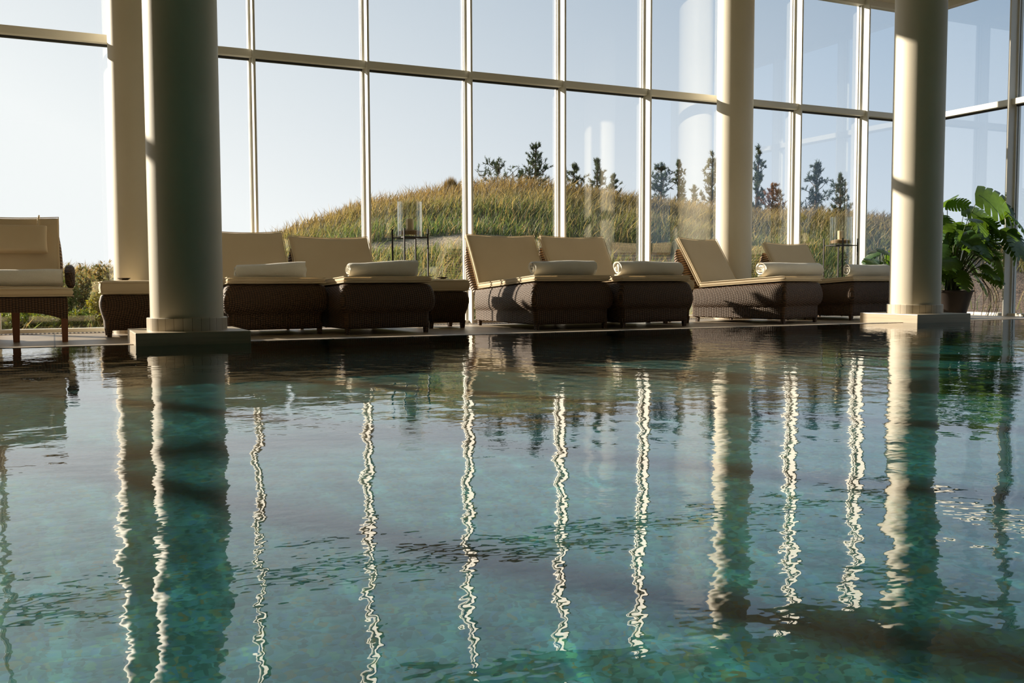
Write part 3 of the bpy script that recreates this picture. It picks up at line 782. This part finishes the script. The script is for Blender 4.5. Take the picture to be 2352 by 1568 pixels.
def path_mask(x, y):
    az = np.arctan2(x, y); r = np.hypot(x, y)
    return (np.abs(r - 17.3 - 0.3 * np.sin(az * 9)) < 0.40) & (az > R(13)) & (az < R(37))
def vnoise(x, y, f, seed=0):
    return 0.5 + 0.25 * (np.sin(x * f + seed) * np.cos(y * f * 1.13 + 2 * seed) + np.sin((x + y) * f * .63 + 1.3 * seed) + np.cos((x - 1.7 * y) * f * .41 + seed) * np.sin(y * f * .9 + x * .3)) / 1.3
def ground():
    na, nr = 420, 170
    azs = np.linspace(R(-62), R(118), na); ts = np.linspace(0, 1, nr) ** 2.0
    A, T_ = np.meshgrid(azs, ts, indexing='ij')
    rm = np.minimum(10.08 / np.maximum(np.cos(A), .16), 11.34 / np.maximum(np.sin(A), .16))
    Rr = rm + T_ * (90 - rm)
    X, Y = Rr * np.sin(A), Rr * np.cos(A)
    Z = terrain(X, Y); Z[:, 0] = -0.03
    vs_ = np.stack([X, Y, Z], -1).reshape(-1, 3)
    me = bpy.data.meshes.new('dune_ground')
    nf = (na - 1) * (nr - 1)
    i, j = np.meshgrid(np.arange(na - 1), np.arange(nr - 1), indexing='ij'); b = (i * nr + j).ravel()
    faces = np.stack([b, b + 1, b + nr + 1, b + nr], 1)
    me.vertices.add(len(vs_)); me.vertices.foreach_set('co', vs_.astype(np.float32).ravel())
    me.loops.add(nf * 4); me.loops.foreach_set('vertex_index', faces.astype(np.int32).ravel())
    me.polygons.add(nf); me.polygons.foreach_set('loop_start', np.arange(0, nf * 4, 4, dtype=np.int32))
    me.update(); me.validate()
    col = np.ones((len(vs_), 4), np.float32)
    n = vnoise(vs_[:, 0], vs_[:, 1], 1.1, 3)[:, None]
    col[:, :3] = np.array([0.12, 0.10, 0.055]) * (1 - n) + np.array([0.09, 0.095, 0.04]) * n
    gm = np.arctan2(vs_[:, 0], vs_[:, 1]) > R(49)
    col[gm, :3] = (0.15, 0.10, 0.07)
    col[path_mask(vs_[:, 0], vs_[:, 1]), :3] = (0.26, 0.22, 0.16)
    at = me.color_attributes.new('col', 'FLOAT_COLOR', 'POINT'); at.data.foreach_set('color', col.ravel())
    me.shade_smooth()
    tag(link('dune_ground', me, M['ground']), 'sandy dune rising outside the glass wall', 'dune', kind='structure')
ground()

def strips(name, base, tip, width, col, mat, bend=None):
    """many narrow blades as one mesh: 2 quads + tip from base to tip"""
    n = len(base); d = tip - base
    side = np.cross(d, rng.normal(size=(n, 3))); side /= np.linalg.norm(side, axis=1)[:, None] + 1e-9
    w = np.asarray(width).reshape(-1, 1) * np.ones((n, 1))
    mid = base + d * 0.5 + (0 if bend is None else bend)
    V = np.stack([base - side * w / 2, base + side * w / 2, mid - side * w * .4, mid + side * w * .4, tip], 1)
    me = bpy.data.meshes.new(name); me.vertices.add(n * 5); me.vertices.foreach_set('co', V.astype(np.float32).ravel())
    o = np.arange(n)[:, None] * 5
    q = (o + np.array([0, 1, 3, 2])); t = (o + np.array([2, 3, 4]))
    loops = np.concatenate([q, t], 1).astype(np.int32).ravel()
    me.loops.add(n * 7); me.loops.foreach_set('vertex_index', loops)
    st = (np.arange(n)[:, None] * 7 + np.array([0, 4])).astype(np.int32).ravel()
    me.polygons.add(n * 2); me.polygons.foreach_set('loop_start', st)
    me.update()
    c4 = np.ones((n, 5, 4), np.float32); c4[:, :, :3] = col[:, None, :]
    at = me.color_attributes.new('col', 'FLOAT_COLOR', 'POINT'); at.data.foreach_set('color', c4.ravel())
    return me
def grass():
    n = 150000
    az = rng.uniform(R(-8), R(60), n)
    rm = rminf(az)
    u = rng.random(n); r = rm + 0.25 + (R_CREST + 2.5 - rm) * u ** 0.85
    x, y = r * np.sin(az), r * np.cos(az)
    cl = vnoise(x, y, 4.3, 1); keep = (rng.random(n) < 0.35 + 0.9 * cl) & ~path_mask(x, y)
    keep &= ~((az > R(48.5)) & (r < rm + 6.5) & (rng.random(n) < 0.97))
    keep &= ~((az < R(6)) & (rng.random(n) < 0.35))
    x, y, r, az, rm = x[keep], y[keep], r[keep], az[keep], rm[keep]; n = len(x)
    z = terrain(x, y) - 0.02
    t = np.clip((r - rm) / (R_CREST - rm), 0, 1.2)
    cn = vnoise(x, y, 1.7, 5)
    h = rng.uniform(0.16, 0.42, n) * (0.7 + 0.6 * cn) * np.where(r < rm + 1.0, 0.6, 1.0)
    base = np.stack([x, y, z], 1)
    lean = rng.normal(0, 0.34, (n, 2)) + np.array([0.22, 0.05])
    tip = base + np.stack([lean[:, 0] * h, lean[:, 1] * h, h * rng.uniform(.75, 1, n)], 1)
    green = np.array([0.090, 0.140, 0.055]); olive = np.array([0.150, 0.160, 0.080]); tan = np.array([0.30, 0.235, 0.135]); rust = np.array([0.20, 0.115, 0.052])
    k = rng.random(n)[:, None]
    g = np.clip(0.25 + 1.3 * (vnoise(x, y, 0.8, 2) - 0.35), 0, 1)[:, None]
    crest = np.clip((t - 0.62) / 0.3, 0, 1)[:, None]
    c = olive * (1 - g) + green * g
    c = np.where(k > 0.72, tan, c)
    c = c * (1 - crest * 0.75) + (rust * (k < .6) + tan * .9 * (k >= .6)) * crest * 0.75
    c = c * rng.uniform(0.7, 1.3, (n, 1))
    bend = np.stack([lean[:, 0] * -0.10 * h, lean[:, 1] * -0.10 * h, h * 0.05], 1)
    me = strips('marram_grass', base, tip, rng.uniform(0.010, 0.020, n), c, M['blade'], bend)
    tag(link('marram_grass', me, M['blade']), 'tufted green and straw coloured dune grass beyond the glass', 'grass', kind='stuff')
grass()

def img_to_ground(px, r):
    az = math.atan((px - 1176) / F_PX) + YAW
    return r * math.sin(az), r * math.cos(az)
def z_at(py, px, r):
    zf = r * math.cos(math.atan((px - 1176) / F_PX)); return CAM_Z + (652 - py) / F_PX * zf
PG = 'young pines along the dune crest'
def pine(px, top, wpx, label, seed, r=None, tint=(0.050, 0.075, 0.040), base_py=None, bushy=False, group=PG, name='pine_tree', cat='tree'):
    rnd = np.random.default_rng(seed); r = r or (23.4 if seed % 2 else 24.9)
    x, y = img_to_ground(px, r); zb = float(terrain(np.array([x]), np.array([y]))[0]) - 0.05
    H = z_at(top, px, r) - zb; W = 1.3 * wpx / F_PX * r * math.cos(math.atan((px - 1176) / F_PX))
    root = empty(name, (x, y, zb), 0, label=label, cat=cat, group=group)
    bm = bmesh.new(); add_tube(bm, [(0.02 * math.sin(3 * t + seed), 0.02 * math.cos(2 * t), H * t * 0.96) for t in np.linspace(0, 1, 7).tolist()], [max(0.006, 0.045 * (H / 1.6) * (1 - t) + 0.006) for t in np.linspace(0, 1, 7).tolist()], 7)
    B, T_ = [], []
    whorls = max(6, int(H / 0.10))
    for wv in range(whorls):
        f = (wv + 0.5) / whorls + rnd.normal(0, 0.02)
        f = min(max(f, 0.02), 0.99); zc = H * (0.06 + 0.92 * f)
        reach = W / 2 * ((1 - f) ** 0.8 * 1.15 + 0.10)
        if bushy: reach = W / 2 * (0.25 + 0.85 * math.sqrt(max(0.0, 1 - f ** 1.6)))
        for b in range(rnd.integers(3, 6)):
            a = rnd.uniform(0, 2 * PI); rr = reach * rnd.uniform(0.35, 1.25)
            up = rr * rnd.uniform(0.2, 1.0)
            p0 = np.array([0, 0, zc - up * .5]); p1 = np.array([rr * math.cos(a), rr * math.sin(a), zc + up * .45])
            pm = (p0 + p1) / 2 - np.array([0, 0, rr * .10])
            add_tube(bm, [tuple(p0), tuple(pm), tuple(p1)], [0.011, 0.008, 0.004], 4)
            for sub in range(4 if rr > 0.12 else 2):
                q = rnd.uniform(0.3, 1.0); c0 = p0 * (1 - q) + p1 * q
                ce = c0 + rnd.normal(0, rr * 0.16 + 0.01, 3) + np.array([0, 0, 0.03 + 0.04 * rnd.random()])
                m = 34
                tt = rnd.uniform(0.0, 1.05, m)[:, None]
                c = c0 * (1 - tt) + ce * tt
                d = (ce - c0) / (np.linalg.norm(ce - c0) + 1e-6) * 0.7 + rnd.normal(0, 0.5, (m, 3)) + np.array([0, 0, .3])
                d /= np.linalg.norm(d, axis=1)[:, None]
                B.append(c); T_.append(c + d * rnd.uniform(0.04, 0.09, (m, 1)))
    m = 60; tt = rnd.uniform(0.8, 1.02, m)[:, None]; c = np.array([0, 0, H]) * tt
    B.append(c); d = rnd.normal(0, .5, (m, 3)) + np.array([0, 0, .8]); T_.append(c + d / np.linalg.norm(d, axis=1)[:, None] * 0.08)
    B, T_ = np.concatenate(B), np.concatenate(T_)
    col = np.array(tint) * rnd.uniform(0.6, 1.6, (len(B), 1))
    link('trunk', from_bm('trunk', bm), M['bark'], root)
    me = strips('needles', B, T_, np.full(len(B), 0.010), col, M['needle']); link('needles', me, M['needle'], root)
pine(1143, 380, 92, 'wide low young pine, leftmost on the dune crest', 1, bushy=True)
pine(1232, 338, 74, 'tallest sharp-topped young pine on the crest, left of centre', 2)
pine(1320, 384, 44, 'pale young pine just right of the window bar beside the tallest one', 3, tint=(0.075, 0.095, 0.055))
pine(1372, 374, 42, 'slim pointed young pine in the pane above the middle towels', 4)
pine(1408, 410, 36, 'small young pine close right of the slim pointed one', 5)
pine(1516, 386, 52, 'dense dark young pine left in the pane beside the slim column', 6, bushy=True)
pine(1556, 378, 34, 'narrow young pine touching the dense dark one on its right', 7)
pine(1592, 436, 26, 'very small young pine left of the slim column', 8)
pine(1634, 362, 70, 'tall young pine partly hidden by the left side of the slim column', 9, tint=(0.07, 0.09, 0.055))
pine(1738, 344, 40, 'tall thin young pine showing right of the slim column', 10)
pine(1772, 432, 52, 'small autumn-brown shrub low on the crest, right of the slim column', 11, tint=(0.20, 0.085, 0.018), bushy=True, group=None, name='shrub', cat='shrub')
pine(1870, 378, 66, 'bluish young pine centred in the pane left of the right candle lantern', 12, tint=(0.045, 0.075, 0.06))
pine(1925, 410, 44, 'bluish young pine directly above the right candle lantern', 13, tint=(0.045, 0.075, 0.06))
pine(1196, 402, 20, 'tiny young pine between the wide low one and the tallest', 14)
# rounded tussock on the shoulder
def tussock(px, r, h, w, label, seed, col, n=900, wd=0.012):
    rnd = np.random.default_rng(seed); x, y = img_to_ground(px, r); zb = float(terrain(np.array([x]), np.array([y]))[0]) - 0.05
    a = rnd.uniform(0, 2 * PI, n); q = rnd.uniform(0, 1, n) ** .5
    base = np.stack([w * .25 * q * np.cos(a), w * .25 * q * np.sin(a), np.zeros(n)], 1)
    tip = np.stack([w * .5 * q * np.cos(a) * rnd.uniform(.7, 1.2, n), w * .5 * q * np.sin(a) * rnd.uniform(.7, 1.2, n), h * np.sqrt(np.clip(1.05 - q ** 2, 0.05, 1)) * rnd.uniform(.8, 1.05, n)], 1)
    me = strips('grass_tussock', base, tip, np.full(n, wd), np.array(col) * rnd.uniform(.6, 1.4, (n, 1)), M['blade'])
    o = link('grass_tussock', me, M['blade'], None, (x, y, zb)); tag(o, label, 'grass tussock')
tussock(1038, 23, 0.48, 0.5, 'rounded brown grass tussock on the shoulder of the dune', 3, (0.16, 0.11, 0.04))
tussock(1100, 23.5, 0.42, 0.5, 'rounded brown grass tussock at the foot of the leftmost pine', 4, (0.15, 0.10, 0.04))

def shrub(x, y, h, w, label, seed, cols, n=1500, leaf=0.035, group='low shrubs outside the left window'):
    rnd = np.random.default_rng(seed); zb = -0.04
    root = empty('shrub', (x, y, zb), 0, label=label, cat='shrub', group=group)
    bm = bmesh.new(); cent = []
    for s in range(16):
        a = rnd.uniform(0, 2 * PI); q = rnd.uniform(.1, 1); top = np.array([w / 2 * q * math.cos(a), w / 2 * q * math.sin(a), h * rnd.uniform(.6, 1) * (1 - .25 * q)])
        pts = [tuple(top * np.array([t ** 1.3, t ** 1.3, t])) for t in np.linspace(0, 1, 6).tolist()]
        add_tube(bm, pts, [0.006, .005, .005, .004, .003, .002], 4); cent.append(top)
    link('stems', from_bm('stems', bm), M['stem'], root)
    k = rnd.integers(0, 16, n); t = rnd.uniform(0.2, 1.02, n)[:, None]
    C_ = np.array(cent)[k]; P0 = np.concatenate([C_[:, :2] * t ** 1.3, C_[:, 2:] * t], 1) + rnd.normal(0, 0.018, (n, 3))
    d = rnd.normal(0, 1, (n, 3)); d /= np.linalg.norm(d, axis=1)[:, None]; d[:, 2] = np.abs(d[:, 2])
    cols = np.array(cols)[rnd.integers(0, len(cols), n)] * rnd.uniform(.7, 1.3, (n, 1))
    me = strips('leaves', P0, P0 + d * leaf * rnd.uniform(.7, 1.4, (n, 1)), np.full(n, leaf * .45), cols, M['needle'])
    link('leaves', me, M['needle'], root)
def at_px(px, Y):
    az = math.atan((px - 1176) / F_PX) + YAW; return Y * math.tan(az)
YG, DG, BR = (0.20, 0.21, 0.02), (0.07, 0.12, 0.03), (0.20, 0.14, 0.06)
x_ = at_px(236, 11.0); shrub(x_, 11.0, 0.42, 0.40, 'yellow-green low shrub between the recliner and the footstool', 1, [YG, (0.26, 0.24, 0.03)], 1800)
x_ = at_px(190, 12.0); shrub(x_, 12.0, 0.85, 0.42, 'tall thin grey-green shrub just right of the recliner back', 2, [(0.15, 0.16, 0.08), BR], 1300, 0.04)
x_ = at_px(238, 12.6); shrub(x_, 12.6, 0.85, 0.5, 'tall straggly brownish shrub left of the pair of columns', 3, [BR, (0.16, 0.17, 0.08)], 1500, 0.04)
x_ = at_px(155, 11.5); shrub(x_, 11.5, 0.72, 0.40, 'grey-green shrub behind the armrest of the recliner', 4, [DG, (0.14, 0.15, 0.07)], 1400, 0.035)
for i, px in enumerate((5, 50, 95, 140, 185)):
    shrub(at_px(px, 10.7 + 0.15 * (i % 2)), 10.7 + 0.15 * (i % 2), 0.26, 0.46,
          ['leafy green ground plant seen under the recliner at the frame edge', 'leafy green ground plant seen between the recliner legs, left', 'leafy green ground plant seen between the recliner legs, middle', 'leafy green ground plant seen beside the front right recliner leg', 'bright green ground plant in the gap right of the recliner'][i],
          20 + i, [DG, (0.13, 0.18, 0.03), YG], 1300, 0.03, group='leafy ground plants at the foot of the glass')
for i, px in enumerate((145, 190, 212, 110)):
    x_ = at_px(px, 10.35); bm = bmesh.new(); bmesh.ops.create_icosphere(bm, subdivisions=2, radius=0.028)
    for v in bm.verts: v.co *= 1 + 0.25 * noise.noise(v.co * 40 + Vector((i, 0, 0))); v.co.z *= 0.7
    o = link('pebble', from_bm('pebble', bm), M['stone'], None, (x_, 10.35, -0.012), smooth=True)
    tag(o, ['pale pebble outside the glass beside the front right recliner leg', 'pale pebble outside the glass, middle of the gap right of the recliner', 'pale pebble outside the glass nearest the left footstool', 'pale pebble outside the glass between the recliner legs'][i], 'pebble')
